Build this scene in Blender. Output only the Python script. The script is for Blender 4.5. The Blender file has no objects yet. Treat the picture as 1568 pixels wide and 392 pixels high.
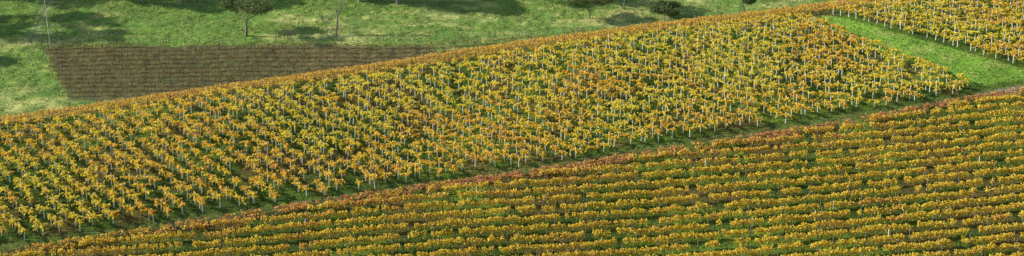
import bpy, math, numpy as np
from mathutils import Vector
R = np.random.default_rng(7)
scene = bpy.context.scene
UX, UY = 0.9475, 0.3199          # direction of the farm track; the hill crest is parallel to it
def sd(x, y): return UX*x+UY*y, -UY*x+UX*y
def xy(s, d): return UX*s-UY*d, UY*s+UX*d

# ---------------------------------------------------------------- noise + terrain
def vn(x, y, sc, seed):
    rg = np.random.default_rng(seed); T = rg.random((256, 256))
    x = np.asarray(x)/sc+1000.37; y = np.asarray(y)/sc+1000.71
    xi = np.floor(x).astype(int); yi = np.floor(y).astype(int)
    fx = x-xi; fy = y-yi; fx = fx*fx*(3-2*fx); fy = fy*fy*(3-2*fy)
    a = T[xi % 256, yi % 256]; b = T[(xi+1) % 256, yi % 256]; c = T[xi % 256, (yi+1) % 256]; e = T[(xi+1) % 256, (yi+1) % 256]
    return (a*(1-fx)+b*fx)*(1-fy)+(c*(1-fx)+e*fx)*fy
def smax(a, b, k):
    h = np.clip(.5+.5*(a-b)/k, 0, 1); return b+(a-b)*h+k*h*(1-h)
def sstep(a, b, x):
    t = np.clip((x-a)/(b-a), 0, 1); return t*t*(3-2*t)
def height(x, y):
    x = np.asarray(x, float); y = np.asarray(y, float)
    s, d = sd(x, y)
    m = .2125*(y-252); m = np.where(y < 170, -17.4+.1*(y-170), m)
    k = .0137; q = np.maximum(d-262, 0); q1 = .62/(2*k)
    m = m-np.where(q < q1, k*q*q, k*q1*q1+.62*(q-q1))
    m = m+.7*np.sin(x/31+.6)*np.sin(y/22+1)+.9*(vn(x, y, 35, 3)-.5)
    f = .19*np.minimum(y, 600)-92.3+.05*np.maximum(y-600, 0)
    f = smax(f, -26+0*f, 4)+(2.0*(vn(x, y, 28, 5)-.5)+.9*(vn(x, y, 11, 6)-.5))*sstep(350, 470, y)
    f = f+40*(vn(x, y, 500, 9)-.3)*sstep(700, 1500, y)
    z = smax(m, f, 5)
    near = 61-.6*np.maximum(y+3, 0)
    z = smax(near, z, 4)
    z = z+.10*(vn(x, y, 2.2, 11)-.5)+.10*(vn(x, y, 1.0, 12)-.5)+.40*(vn(x, y, 1.6, 13)-.5)*sstep(335, 380, y)
    return z

# ---------------------------------------------------------------- mesh helpers
def make_mesh(name, V, F, col=None, mat=None, parent=None, smooth=False):
    V = np.ascontiguousarray(V, np.float32); F = np.ascontiguousarray(F, np.int32)
    me = bpy.data.meshes.new(name); n = F.shape[1]
    me.vertices.add(len(V)); me.vertices.foreach_set('co', V.ravel())
    me.loops.add(F.size); me.loops.foreach_set('vertex_index', F.ravel())
    me.polygons.add(len(F)); me.polygons.foreach_set('loop_start', np.arange(0, F.size, n, dtype=np.int32))
    me.polygons.foreach_set('use_smooth', np.full(len(F), smooth))
    if col is not None:
        a = me.attributes.new('col', 'FLOAT_COLOR', 'POINT')
        c = np.ones((len(V), 4), np.float32); c[:, :3] = col; a.data.foreach_set('color', c.ravel())
    me.update(calc_edges=True)
    ob = bpy.data.objects.new(name, me); scene.collection.objects.link(ob)
    if mat: me.materials.append(mat)
    if parent: ob.parent = parent
    return ob
def empty(name):
    e = bpy.data.objects.new(name, None); scene.collection.objects.link(e); return e
def leaves(name, C, size, col, mat, parent, up=.3, face=None):
    N = len(C); n = R.normal(size=(N, 3)); n[:, 2] += up
    if face is not None: n += np.array(face)
    n /= np.linalg.norm(n, axis=1)[:, None]
    a = np.cross(n, R.normal(size=(N, 3))); a /= np.linalg.norm(a, axis=1)[:, None]; b = np.cross(n, a)
    sz = (size*R.uniform(.65, 1.35, N))[:, None]
    V = np.stack([C-a*sz*.62, C+b*sz*.5+a*sz*.1, C+a*sz*.62, C-b*sz*.5+a*sz*.1], 1).reshape(-1, 3)
    F = np.arange(4*N).reshape(N, 4)
    return make_mesh(name, V, F, np.repeat(col, 4, axis=0), mat, parent)
def tubes(name, P0, P1, r0, r1, mat, parent=None, col=None, sides=5, cap=True):
    P0 = np.asarray(P0, float); P1 = np.asarray(P1, float); N = len(P0)
    r0 = np.broadcast_to(r0, N)[:, None]; r1 = np.broadcast_to(r1, N)[:, None]
    ax = P1-P0; ax /= np.linalg.norm(ax, axis=1)[:, None]+1e-9
    ref = np.where(np.abs(ax[:, 2:3]) > .8, [[1., 0, 0]], [[0, 0, 1.]])
    a = np.cross(ax, ref); a /= np.linalg.norm(a, axis=1)[:, None]; b = np.cross(ax, a)
    ring = []
    for P, r in ((P0, r0), (P1, r1)):
        for i in range(sides):
            t = 2*math.pi*i/sides; ring.append(P+(a*math.cos(t)+b*math.sin(t))*r)
    ring.append(P1+ax*r1*.5)
    V = np.stack(ring, 1); K = 2*sides+1; base = (np.arange(N)*K)[:, None]; fs = []
    for i in range(sides):
        j = (i+1) % sides
        fs.append(base+np.array([[i, i+sides, j+sides, j]]))
    F = np.concatenate(fs)
    c = None if col is None else np.repeat(col, K, axis=0)
    ob = make_mesh(name, V.reshape(-1, 3), F, c, mat, parent, smooth=False)
    if cap:
        me = ob.data
        ft = np.concatenate([base+np.array([[i+sides, 2*sides, (i+1) % sides+sides]]) for i in range(sides)])
        n0 = len(me.loops)
        me.loops.add(ft.size); me.polygons.add(len(ft))
        li = np.empty(n0+ft.size, np.int32); me.loops.foreach_get('vertex_index', li); li[n0:] = ft.ravel(); me.loops.foreach_set('vertex_index', li)
        ls = np.concatenate([np.arange(0, n0, 4), n0+np.arange(0, ft.size, 3)]).astype(np.int32)
        me.polygons.foreach_set('loop_start', ls); me.update(calc_edges=True)
    return ob

# ---------------------------------------------------------------- materials
def new_mat(name):
    m = bpy.data.materials.new(name); m.use_nodes = True; nt = m.node_tree; nt.nodes.clear()
    return m, nt, nt.nodes.new, nt.links.new
def leaf_mat(name, trans=.4):
    m, nt, N, L = new_mat(name)
    at = N('ShaderNodeAttribute'); at.attribute_name = 'col'
    geo = N('ShaderNodeNewGeometry'); no = N('ShaderNodeTexNoise'); no.inputs['Scale'].default_value = 9; L(geo.outputs['Position'], no.inputs['Vector'])
    mr = N('ShaderNodeMapRange'); mr.inputs[1].default_value = .3; mr.inputs[2].default_value = .7; mr.inputs[3].default_value = .85; mr.inputs[4].default_value = 1.1
    L(no.outputs['Fac'], mr.inputs[0])
    mx = N('ShaderNodeVectorMath'); mx.operation = 'SCALE'; L(at.outputs['Color'], mx.inputs[0]); L(mr.outputs[0], mx.inputs['Scale'])
    df = N('ShaderNodeBsdfPrincipled'); df.inputs['Roughness'].default_value = .55; L(mx.outputs[0], df.inputs['Base Color'])
    df.inputs['Specular IOR Level'].default_value = .4
    tr = N('ShaderNodeBsdfTranslucent'); L(mx.outputs[0], tr.inputs['Color'])
    ms = N('ShaderNodeMixShader'); ms.inputs[0].default_value = trans; L(df.outputs[0], ms.inputs[1]); L(tr.outputs[0], ms.inputs[2])
    o = N('ShaderNodeOutputMaterial'); L(ms.outputs[0], o.inputs[0]); return m
def rough_mat(name, c1, c2, scale=6, rough=.85):
    m, nt, N, L = new_mat(name)
    geo = N('ShaderNodeNewGeometry'); no = N('ShaderNodeTexNoise'); no.inputs['Scale'].default_value = scale; L(geo.outputs['Position'], no.inputs['Vector'])
    cr = N('ShaderNodeValToRGB'); cr.color_ramp.elements[0].position = .35; cr.color_ramp.elements[1].position = .65
    cr.color_ramp.elements[0].color = (*c1, 1); cr.color_ramp.elements[1].color = (*c2, 1); L(no.outputs['Fac'], cr.inputs[0])
    df = N('ShaderNodeBsdfPrincipled'); df.inputs['Roughness'].default_value = rough; L(cr.outputs[0], df.inputs['Base Color'])
    o = N('ShaderNodeOutputMaterial'); L(df.outputs[0], o.inputs[0]); return m
def ground_mat():
    m, nt, N, L = new_mat('grass_and_soil')
    at = N('ShaderNodeAttribute'); at.attribute_name = 'col'
    geo = N('ShaderNodeNewGeometry')
    n1 = N('ShaderNodeTexNoise'); n1.inputs['Scale'].default_value = 1.6; n1.inputs['Detail'].default_value = 6; n1.inputs['Roughness'].default_value = .7; L(geo.outputs['Position'], n1.inputs['Vector'])
    mr = N('ShaderNodeMapRange'); mr.inputs[1].default_value = .3; mr.inputs[2].default_value = .7; mr.inputs[3].default_value = .6; mr.inputs[4].default_value = 1.4; L(n1.outputs['Fac'], mr.inputs[0])
    mx = N('ShaderNodeVectorMath'); mx.operation = 'SCALE'; L(at.outputs['Color'], mx.inputs[0]); L(mr.outputs[0], mx.inputs['Scale'])
    bp = N('ShaderNodeBump'); bp.inputs['Strength'].default_value = .8; bp.inputs['Distance'].default_value = .12; L(n1.outputs['Fac'], bp.inputs['Height'])
    df = N('ShaderNodeBsdfPrincipled'); df.inputs['Roughness'].default_value = .95; df.inputs['Specular IOR Level'].default_value = .1
    L(mx.outputs[0], df.inputs['Base Color']); L(bp.outputs[0], df.inputs['Normal'])
    o = N('ShaderNodeOutputMaterial'); L(df.outputs[0], o.inputs[0]); return m
M_leaf = leaf_mat('autumn_vine_leaf', .42); M_tree = leaf_mat('eucalyptus_leaf', .25); M_grass = leaf_mat('grass_blade', .3)
M_ground = ground_mat()
M_white = rough_mat('white_vine_guard', (.82, .82, .79), (.92, .92, .9), 3)
M_wood = rough_mat('weathered_post', (.13, .11, .09), (.30, .26, .22), 5)
M_bark = rough_mat('vine_bark', (.05, .035, .025), (.12, .085, .06), 8)
M_gum = rough_mat('gum_bark', (.12, .10, .08), (.32, .28, .24), 2)
M_wire = rough_mat('galvanised_wire', (.25, .25, .25), (.4, .4, .4), 3, .5)
M_pole = rough_mat('pale_timber_pole', (.40, .37, .32), (.55, .52, .46), 3)

# ---------------------------------------------------------------- ground sheet
def axis(lo, hi, step, far0, far1):
    core = np.arange(lo, hi+1e-6, step); a = [hi]; st = step
    while a[-1] < far1: st *= 1.12; a.append(a[-1]+st)
    b = [lo]; st = step
    while b[-1] > far0: st *= 1.12; b.append(b[-1]-st)
    return np.concatenate([b[:0:-1], core, a[1:]])
gx = axis(-150, 140, .5, -3500, 3500); gy = axis(200, 455, .5, -600, 5000)
X, Y = np.meshgrid(gx, gy); Z = height(X, Y); nx, ny = len(gx), len(gy)
S, D = sd(X, Y)
def lerp(a, b, t): return a+(np.asarray(b)-a)*t[..., None]
pas = lerp(np.broadcast_to(np.array([.19, .32, .06]), X.shape+(3,)), [.52, .52, .17], sstep(.4, .85, .5*vn(X, Y, 14, 21)+.5*vn(X*.4, Y, 2.0, 22)))
pas = lerp(pas, [.11, .22, .045], sstep(.5, .8, vn(X*.5, Y, 3.0, 23))*.6)
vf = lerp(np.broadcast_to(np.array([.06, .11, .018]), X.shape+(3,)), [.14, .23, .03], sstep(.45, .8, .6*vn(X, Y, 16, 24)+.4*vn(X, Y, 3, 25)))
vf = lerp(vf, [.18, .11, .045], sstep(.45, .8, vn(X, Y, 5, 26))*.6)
strip = np.array([.22, .40, .05])*(.75+.5*vn(X, Y, 4, 27))[..., None]
strip = lerp(strip, [.42, .46, .11], sstep(.5, .85, vn(X, Y, 2.5, 28))*.6)
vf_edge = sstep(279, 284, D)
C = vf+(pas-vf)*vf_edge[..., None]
sl1 = 163.7+(D-229.5)*(150.5-163.7)/37.5; sl2 = 179+(D-231.5)*(158-179)/36.5
inb = sstep(0, 1.5, S-sl1)*sstep(0, 1.5, np.where(D < 231, 400, sl2)-S)*sstep(227, 228.5, D)*(1-sstep(266, 269, D))
C = C+(strip-C)*inb[..., None]
w = sstep(223.2, 224, D)*(1-sstep(225.8, 227, D)); C = C+(np.array([.10, .17, .03])*(.6+.7*vn(X, Y, 3, 29))[..., None]-C)*w[..., None]*.7
for dc in (223.9, 225.1):
    w = np.exp(-((D-dc-.3*np.sin(S/9))/.28)**2)*(.1+.6*vn(X, Y, 6, 31)); w = w*sstep(-30, 50, S)
    C = C+(np.array([.30, .18, .11])-C)*w[..., None]
w = sstep(160, 168, S)*np.exp(-((D-224.5)/1.2)**4)*.65*(.5+.7*vn(X, Y, 2, 33)); C = C+(np.array([.50, .40, .29])-C)*w[..., None]
w = sstep(368, 370, Y)*(1-sstep(404, 406, Y))*sstep(0, 1.5, X-(-111-(Y-371)*.47))*(1-sstep(-22, -19, X)); C = C+(np.array([.12, .10, .05])-C)*(w*.85)[..., None]
for yc in (352.5, 354.3):
    w = np.exp(-((Y-yc-(X+140)*.25)/.5)**2)*(X < -95)
    C = C+(np.array([.48, .42, .26])-C)*(w*.7)[..., None]
for xc in (0, 1.7):
    w = np.exp(-((X+129.5+xc-(Y-405)*-.12)/.35)**2)*(Y > 406); C = C+(np.array([.5, .46, .32])-C)*(w*.55)[..., None]
idx = np.arange(nx*ny).reshape(ny, nx)
F = np.stack([idx[:-1, :-1], idx[:-1, 1:], idx[1:, 1:], idx[1:, :-1]], -1).reshape(-1, 4)
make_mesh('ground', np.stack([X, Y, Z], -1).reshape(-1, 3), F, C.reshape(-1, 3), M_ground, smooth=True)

# ---------------------------------------------------------------- vineyards
def inpoly(px, py, poly):
    ins = np.zeros(len(px), bool); n = len(poly)
    for i in range(n):
        x1, y1 = poly[i]; x2, y2 = poly[(i+1) % n]
        c = ((y1 > py) != (y2 > py)) & (px < (x2-x1)*(py-y1)/(y2-y1+1e-12)+x1); ins ^= c
    return ins
def grid_rows(ang, spacing, step, poly_sd, jit=.0, world=False):
    a = math.radians(ang); dx, dy = math.cos(a), math.sin(a)
    P = np.array(poly_sd, float); W = P if world else np.stack(xy(P[:, 0], P[:, 1]), 1)
    t = W@[dx, dy]; o = W@[-dy, dx]
    oo = np.arange(math.floor(o.min()/spacing)*spacing, o.max(), spacing); tt = np.arange(t.min(), t.max(), step)
    T, O = np.meshgrid(tt, oo); T = T+R.uniform(0, step, len(oo))[:, None]; T = T+R.normal(0, jit, T.shape); O = O+R.normal(0, min(jit, .4)*.6 if not world else .03, O.shape)
    O = O+.5*np.sin(T/23+O/40)
    x = (T*dx-O*dy).ravel(); y = (T*dy+O*dx).ravel()
    k = inpoly(x, y, W); return x[k], y[k], (dx, dy)
PAL = dict(yel=[.99, .82, .08], gold=[.98, .67, .06], ora=[.95, .47, .07], red=[.80, .29, .18], brn=[.54, .31, .13], grn=[.44, .54, .07], lime=[.90, .87, .09])
PALK = {k: np.array(v) for k, v in PAL.items()}
def pick(W):
    ks = list(W); w = np.stack([np.maximum(W[k], 0) for k in ks], 1); w /= w.sum(1)[:, None]; cw = np.cumsum(w, 1)
    r = R.random(len(w))[:, None]; i = (r > cw).sum(1).clip(0, len(ks)-1)
    c = np.array([PALK[k] for k in ks])[i]
    return c*R.uniform(.8, 1.0, (len(c), 1))
def canopy(x, y, dr, n, along, across, zlo, zhi, droop=.0):
    N = len(x); i = np.repeat(np.arange(N), n)
    vig = R.uniform(.7, 1.25, N)[i]
    t = R.uniform(-.5, .5, len(i))*along*vig
    u = R.normal(0, .36, len(i))*across*vig
    h = R.beta(2., 1.8, len(i))
    lx = x[i]+t*dr[0]-u*dr[1]; ly = y[i]+t*dr[1]+u*dr[0]
    g = height(x, y)[i]
    lz = g+zlo+(zhi-zlo)*h*R.uniform(.9, 1.05, N)[i]-droop*np.abs(u)
    return i, np.stack([lx, ly, lz], 1)
def shoots(x, y, dr, top, nsh, nlf):
    """leaves strung along canes that arch out of each vine's head"""
    N = len(x); M = N*nsh; v = np.repeat(np.arange(N), nsh)
    side = R.choice([-1, 1], M); az = R.normal(0, .65, M)
    ux = side*(dr[0]*np.cos(az)-dr[1]*np.sin(az)); uy = side*(dr[1]*np.cos(az)+dr[0]*np.sin(az))
    vig = R.uniform(.6, 1.45, N)[v]
    L = R.uniform(.5, 1.4, M)*vig; rise = R.uniform(-.15, .6, M); sag = R.uniform(.05, .7, M)
    j = np.repeat(np.arange(M), nlf); t = R.uniform(.1, 1, len(j))
    px = x[v][j]+ux[j]*L[j]*t; py = y[v][j]+uy[j]*L[j]*t
    pz = top[v][j]+rise[j]*t*1.2-sag[j]*t*t
    P = np.stack([px, py, pz], 1)+R.normal(0, .045, (len(j), 3))
    return v[j], P
SUNFACE = (-.6, -.45, .65)   # leaves turn towards the light
def staked_block(name, ang, poly, mood):
    par = empty(name)
    x, y, dr = grid_rows(ang, 2.45, 1.6, poly, .28)
    keep = R.random(len(x)) > .05; x, y = x[keep], y[keep]
    z = height(x, y); hgt = R.uniform(1.4, 2.1, len(x)); lean = R.normal(0, .06, (len(x), 2))
    B = np.stack([x, y, z-.05], 1); Tp = B+np.stack([lean[:, 0], lean[:, 1], hgt+.05], 1)
    i, P = shoots(x, y, dr, z+hgt*R.uniform(.7, .95, len(x)), 14, 12)
    s, d = sd(x, y); pv = R.random(len(x))
    g = sstep(.35, .7, .5*vn(x, y, 22, 41)+.5*vn(x, y, 7, 42)+mood(s, d))
    W = dict(yel=2.3+.5*g, lime=1.3*g*(.4+pv), grn=.4*g*pv+.03, gold=1.8*(1.15-g), ora=1.4*(1.1-g)*(pv > .45)+.08, red=1.3*(pv > .94), brn=.05+0*g)
    c = pick({k: v[i] for k, v in W.items()})
    leaves('leaves', P, np.full(len(P), .215), c, M_leaf, par, up=.0, face=SUNFACE)
    wg = R.random(len(x)) < .88
    tubes('vine_guards', B[wg], Tp[wg], .08, .07, M_white, par)
    tubes('vine_trunks', B[~wg], Tp[~wg], .04, .03, M_bark, par)
    q = Tp.copy(); q[:, 2] -= .3
    for sg in (-1, 1):
        e = q+np.stack([sg*dr[0]*.65+0*x, sg*dr[1]*.65+0*x, R.uniform(.0, .2, len(x))], 1)
        tubes('vine_cane_left' if sg < 0 else 'vine_cane_right', q, e, .02, .012, M_bark, par, sides=4, cap=False)
    return par
staked_block('grape_vines', -52, [(-45, 225.7), (164.5, 225.9), (150.5, 267), (-45, 267)],
             lambda s, d: .24*np.clip((d-236)/25, -1, 1)*np.exp(-((s-95)/75)**2)-.06)
staked_block('grape_vines', -42, [(157.5, 268), (179, 231.5), (245, 231.5), (245, 268)], lambda s, d: -.10+0*s)

def row_block(name, ang, spacing, poly, weights, n=46, step=.5, across=.55, zlo=.55, zhi=1.55, leaf=.19, postgap=6.0, posth=1.95, world=False, gap=.03, postr=.065, tone=1.0, lift=.5, pj=.3):
    par = empty(name)
    x, y, dr = grid_rows(ang, spacing, step, poly, .04, world)
    dens = vn(x, y, 1.5, 51)*.65+R.random(len(x))*.35; k = dens > gap*6; xx, yy = x[k], y[k]
    i, P = canopy(xx, yy, dr, n, step*1.5, across, zlo, zhi, .15)
    P[:, 2] += (lift*(vn(P[:, 0], P[:, 1], .9, 52)-.5))
    leaves('leaves', P, np.full(len(P), leaf), tone*pick({k2: v[i] for k2, v in weights(xx, yy).items()}), M_leaf, par, up=0, face=SUNFACE)
    px, py, _ = grid_rows(ang, spacing, postgap, poly, pj, world)
    z = height(px, py); B = np.stack([px, py, z-.1], 1); T = B+np.stack([R.normal(0, .05, len(px)), R.normal(0, .05, len(px)), R.uniform(posth-.2, posth+.25, len(px))], 1)
    tubes('trellis_posts', B, T, postr, postr*.85, M_wood, par)
    vx, vy, _ = grid_rows(ang, spacing, 1.6, poly, .1, world)
    z = height(vx, vy); B = np.stack([vx, vy, z-.05], 1); T = B+np.stack([R.normal(0, .06, len(vx)), R.normal(0, .06, len(vx)), np.full(len(vx), zlo+.35)], 1)
    tubes('vine_trunks', B, T, .045, .035, M_bark, par, sides=4, cap=False)
    a = np.stack([x-dr[0]*.3*step/.5, y-dr[1]*.3*step/.5], 1); b = np.stack([x+dr[0]*.3*step/.5, y+dr[1]*.3*step/.5], 1)
    A = np.column_stack([a, height(a[:, 0], a[:, 1])+zlo+.3]); Bq = np.column_stack([b, height(b[:, 0], b[:, 1])+zlo+.3])
    tubes('cordon', A, Bq, .025, .025, M_bark, par, sides=4, cap=False)
    return par
def w_low(x, y):
    g = .6*vn(x, y, 18, 61)+.4*vn(x, y, 4, 62); p = vn(x, y, 2.0, 63); s, d = sd(x, y)
    rs = 3.*np.clip((vn(x, y, 5, 64)-.86)*8, 0, 1)+1.6*sstep(212, 220, d)*sstep(.4, .8, vn(x, y, 7, 65))
    return dict(yel=2.1+1.2*g, gold=1.7+0*x, ora=.4+1.0*(1-g)*p, brn=.15+0*x, lime=.3*g, grn=.1*g, red=.05+rs)
row_block('trellised_grape_vines', 9, 2.75, [(-60, 150), (-60, 221.3), (250, 221.5), (250, 150)], w_low, n=48, across=.74, zlo=.55, zhi=1.55, gap=.05, leaf=.2, posth=2.2, postr=.07, lift=.6)
mx_, my_ = R.uniform(-60, 95, 16), R.uniform(208, 262, 16); s_, d_ = sd(mx_, my_); k = d_ < 220; mx_, my_ = mx_[k], my_[k]; mz = height(mx_, my_)
tubes('marker_stakes', np.column_stack([mx_, my_, mz-.1]), np.column_stack([mx_, my_, mz+R.uniform(1.0, 1.8, len(mx_))]), .075, .07, M_white)
def w_red(x, y):
    s, d = sd(x, y); g = .6*vn(x, y, 9, 66)+.4*vn(x, y, 2.5, 69); rr = sstep(0, 60, s)*(1-sstep(150, 175, s)*.3)
    return dict(red=.3+4.0*rr*sstep(.25, .65, g), ora=.9+.2*g, gold=1.1-.3*rr, brn=.25+0*x, yel=1.0-.5*rr)
row_block('red_grape_vine_row', 18.66, 1.2, [(-60, 221.3), (-60, 223.7), (172, 223.7), (172, 221.3)], w_red, n=24, across=.8, zlo=.1, zhi=.85, leaf=.2, posth=1.2, postgap=11, gap=.06)
def w_cr(x, y):
    g = vn(x, y, 8, 67)
    return dict(ora=1.0+.6*g, brn=1.1+0*x, gold=1.8+0*x, yel=1.2*g, red=.1+0*x)
row_block('crest_grape_vines', 18.66, 2.4, [(-60, 268), (-60, 281), (260, 281), (260, 268)], w_cr, n=24, across=.7, postgap=5, leaf=.19, gap=.04)
def w_far(x, y):
    g = vn(x, y, 9, 68); return dict(brn=2.2+0*x, ora=.6+g*.8, gold=.2+.5*g, red=.6+0*x)
row_block('distant_trellised_vines', 1.0, 2.9, [(-112, 370), (-127, 404), (-18, 405), (-18, 368)], w_far, n=17, across=.4, zlo=.7, zhi=1.65, leaf=.17, postgap=5.0, posth=2.2, world=True, tone=.55, postr=.07, pj=.9, lift=.7, gap=.06)
row_block('distant_trellised_vines', 10.6, 2.9, [(-19, 396), (-19, 406.5), (50, 420), (50, 408)], w_far, n=17, across=.4, zlo=.7, zhi=1.65, leaf=.17, postgap=5.0, posth=2.2, world=True, tone=.55, postr=.07, pj=.9, lift=.7, gap=.06)

# ---------------------------------------------------------------- leaf litter and grass tufts
def scatter(n, x0, x1, y0, y1): return R.uniform(x0, x1, n), R.uniform(y0, y1, n)
x, y = scatter(150000, -112, 125, 195, 312); s, d = sd(x, y); k = (d < 283); x, y = x[k], y[k]
c = np.array([.10, .18, .028])*R.uniform(.6, 1.5, (len(x), 1))+np.array([.08, .03, 0])*R.random((len(x), 1))
leaves('grass_tufts', np.stack([x, y, height(x, y)+.07], 1), np.full(len(x), .2), c, M_grass, None, up=0)
x, y = scatter(80000, -112, 125, 195, 312); s, d = sd(x, y); k = (d < 280) & ~((s > 150) & (d > 226)); x, y = x[k], y[k]
leaves('fallen_leaves', np.stack([x, y, height(x, y)+.05], 1), np.full(len(x), .14), .75*pick(dict(gold=1+0*x, ora=.8+0*x, brn=1+0*x)), M_leaf, None, up=3)
x, y = scatter(170000, -175, 110, 335, 455); k = vn(x, y, 4, 71)*.6+R.random(len(x))*.4 > .42
k &= ~((y > 369) & (y < 405) & (x < -19) & (x > -111-(y-371)*.47)); x, y = x[k], y[k]
g = R.random((len(x), 1)); c = np.array([.16, .28, .055])*(1-g)+np.array([.54, .54, .19])*g
leaves('pasture_grass', np.stack([x, y, height(x, y)+.1], 1), np.full(len(x), .3), c, M_grass, None, up=0)

# ---------------------------------------------------------------- trees
def tree(name, bx, by, H, W, clear, seed, leafy=True, lean=(0, 0), dens=1.0, tr=None):
    rg = np.random.default_rng(seed); par = empty(name)
    bz = float(height(bx, by))-.2; segs = []; tips = []
    tr = tr or .028*H
    def grow(p, dirv, L, r, lvl):
        n = 3; d0 = dirv
        for j in range(n):
            d1 = d0+rg.normal(0, .13 if lvl else .07, 3); d1[2] += .05; d1 /= np.linalg.norm(d1)
            q = p+d1*L/n; r2 = r*(.82 if lvl else .9); segs.append((p, q, r, r2)); p, r, d0 = q, r2, d1
            if lvl >= 2 and leafy: tips.append(p)
        if lvl >= (4 if not leafy else 3): tips.append(p); return
        kids = rg.integers(3, 5) if lvl < 2 else 3
        if not leafy: kids = 3 if lvl < 3 else 2
        ph = rg.uniform(0, 6.28)
        for k in range(kids):
            a = ph+k*2*math.pi/kids+rg.normal(0, .3); sp = rg.uniform(.45, 1.0) if leafy else rg.uniform(.2, .5)
            o = np.array([math.cos(a), math.sin(a), 0])
            nd = d0*math.cos(sp)+o*math.sin(sp)*(W/H*1.25 if leafy else .8); nd /= np.linalg.norm(nd)
            grow(p, nd, L0*(.62**lvl)*rg.uniform(.8, 1.2), r*.66, lvl+1)
    L0 = (H-clear)*.42
    d0 = np.array([lean[0], lean[1], 1.]); d0 /= np.linalg.norm(d0)
    grow(np.array([bx, by, bz]), d0, clear, tr, 0)
    sg = segs; P0 = np.array([a[0] for a in sg]); P1 = np.array([a[1] for a in sg])
    mn = .05 if leafy else .045
    tubes('trunk_and_limbs', P0, P1+(P1-P0)*.03, np.array([max(a[2], mn) for a in sg]), np.array([max(a[3], mn*.8) for a in sg]), M_gum, par, sides=7, cap=False)
    if leafy:
        tp = np.array(tips); n = int(60*dens); i = np.repeat(np.arange(len(tp)), n)
        sc = rg.uniform(.5, 1.15, len(tp))[i][:, None]*W/10
        P = tp[i]+rg.normal(0, .5, (len(i), 3))*sc*np.array([1.15, 1.15, .6])
        tone = rg.uniform(.6, 1.6, len(tp))[i][:, None]
        c = np.array([.13, .17, .05])*tone*rg.uniform(.7, 1.3, (len(i), 1))
        leaves('crown', P, np.full(len(P), .24), c, M_tree, par)
    return par
tree('gum_tree', -72.6, 411.6, 14.5, 19, 4.1, 3, tr=.40, dens=1.4)
tree('gum_tree', 21.9, 426, 10.5, 14, 2.5, 5, dens=1.3, tr=.3)
tree('gum_tree', 32, 434.5, 12, 9, 4.5, 8, lean=(.25, 0), tr=.24)
tree('gum_tree', 43, 425, 8.5, 13, 2.2, 31, dens=1.1)
tree('gum_tree', 65.7, 427, 10, 10, 2.8, 15, dens=1.2, tr=.3)
tree('bare_tree', -48, 411.3, 13, 5, 5.0, 21, leafy=False, tr=.34)
tree('bare_tree', -50.5, 412, 6.5, 3, 1.6, 23, leafy=False, tr=.16)
# trees upslope and to the left, whose long shadows cross the pasture
for q, (a, b, h, w) in enumerate([(-44, 439, 23, 18), (-54, 442, 21, 17), (-33, 437.5, 20, 15), (-64, 444, 20, 15), (-119, 442, 24, 17), (-107, 440, 21, 17), (-131, 442, 24, 17), (-96, 441, 20, 15), (-156, 416, 27, 16), (-166, 414, 28, 17), (-178, 419, 26, 16), (-165, 397, 18, 14), (-160, 440, 24, 18), (82, 446, 15, 12), (-6, 443, 20, 16), (6, 445, 18, 14)]):
    tree('gum_tree', a, b, h, w, h*.3, 40+q, dens=2.4)

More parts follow.
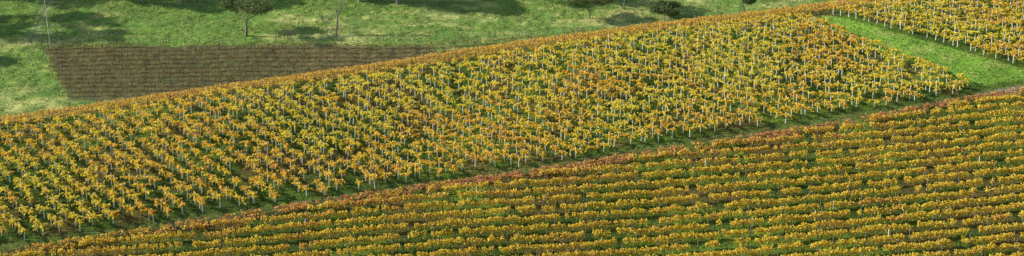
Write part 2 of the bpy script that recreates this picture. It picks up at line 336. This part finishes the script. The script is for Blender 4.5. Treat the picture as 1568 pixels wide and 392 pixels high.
# ---------------------------------------------------------------- fences and pole
def fence(name, pts, gap=4, h=1.25):
    par = empty(name); P = []
    for (x0, y0), (x1, y1) in zip(pts[:-1], pts[1:]):
        n = max(1, int(math.hypot(x1-x0, y1-y0)/gap)); t = np.arange(n)/n; P += [(x0+(x1-x0)*k, y0+(y1-y0)*k) for k in t]
    P.append(pts[-1]); P = np.array(P); z = height(P[:, 0], P[:, 1]); B = np.column_stack([P, z-.1]); T = B+[0, 0, h+.1]
    tubes('posts', B, T, .09, .08, M_wood, par)
    for k, f in enumerate((.35, .62, .95)):
        w = B+[0, 0, .1+h*f]; tubes('wire_%d' % (k+1), w[:-1], w[1:], .008, .008, M_wire, par, sides=3, cap=False)
fence('wire_fence', [(-127, 406), (-131, 440), (-135, 470)])
fence('wire_fence', [(-150, 405.5), (-60, 408), (-14, 408.5), (50, 422.5), (90, 428)])
pole = empty('utility_pole'); bz = float(height(-124.2, 405))
tubes('pole', [[-124.2, 405, bz-.3]], [[-125.0, 405, bz+15]], .17, .12, M_pole, pole, sides=8)
tubes('crossarm', [[-126.0, 404.8, bz+14.2]], [[-123.9, 404.8, bz+14.2]], .07, .07, M_pole, pole, sides=6)
tubes('insulators', [[-125.9, 404.8, bz+14.25], [-124.0, 404.8, bz+14.25]], [[-125.9, 404.8, bz+14.5], [-124.0, 404.8, bz+14.5]], .05, .04, M_white, pole, sides=6)

# ---------------------------------------------------------------- light, sky, camera
el = math.radians(27); tx, ty = .985, .03; nn = math.hypot(tx, ty); tv = Vector((tx/nn*math.cos(el), ty/nn*math.cos(el), -math.sin(el)))
sun = bpy.data.lights.new('sun', 'SUN'); sun.energy = 5; sun.angle = math.radians(.5); sun.color = (1, .95, .84)
so = bpy.data.objects.new('sun', sun); scene.collection.objects.link(so); so.rotation_euler = tv.to_track_quat('-Z', 'Y').to_euler()
w = bpy.data.worlds.new('World'); scene.world = w; w.use_nodes = True; nt = w.node_tree
sky = nt.nodes.new('ShaderNodeTexSky'); sky.sky_type = 'NISHITA'; sky.sun_disc = False; sky.sun_elevation = el; sky.sun_rotation = math.atan2(-tx, -ty) % (2*math.pi)
bg = nt.nodes['Background']; bg.inputs['Strength'].default_value = .145; nt.links.new(sky.outputs[0], bg.inputs[0])
scene.view_settings.view_transform = 'Standard'; scene.view_settings.look = 'None'; scene.view_settings.exposure = 0
cam = bpy.data.cameras.new('camera'); co = bpy.data.objects.new('camera', cam); scene.collection.objects.link(co)
co.location = (0, 0, 63); co.rotation_euler = (math.radians(90-14), 0, 0)
cam.sensor_width = 36; cam.lens = 18/math.tan(math.radians(18.5)); cam.clip_end = 9000; cam.clip_start = 1
scene.camera = co
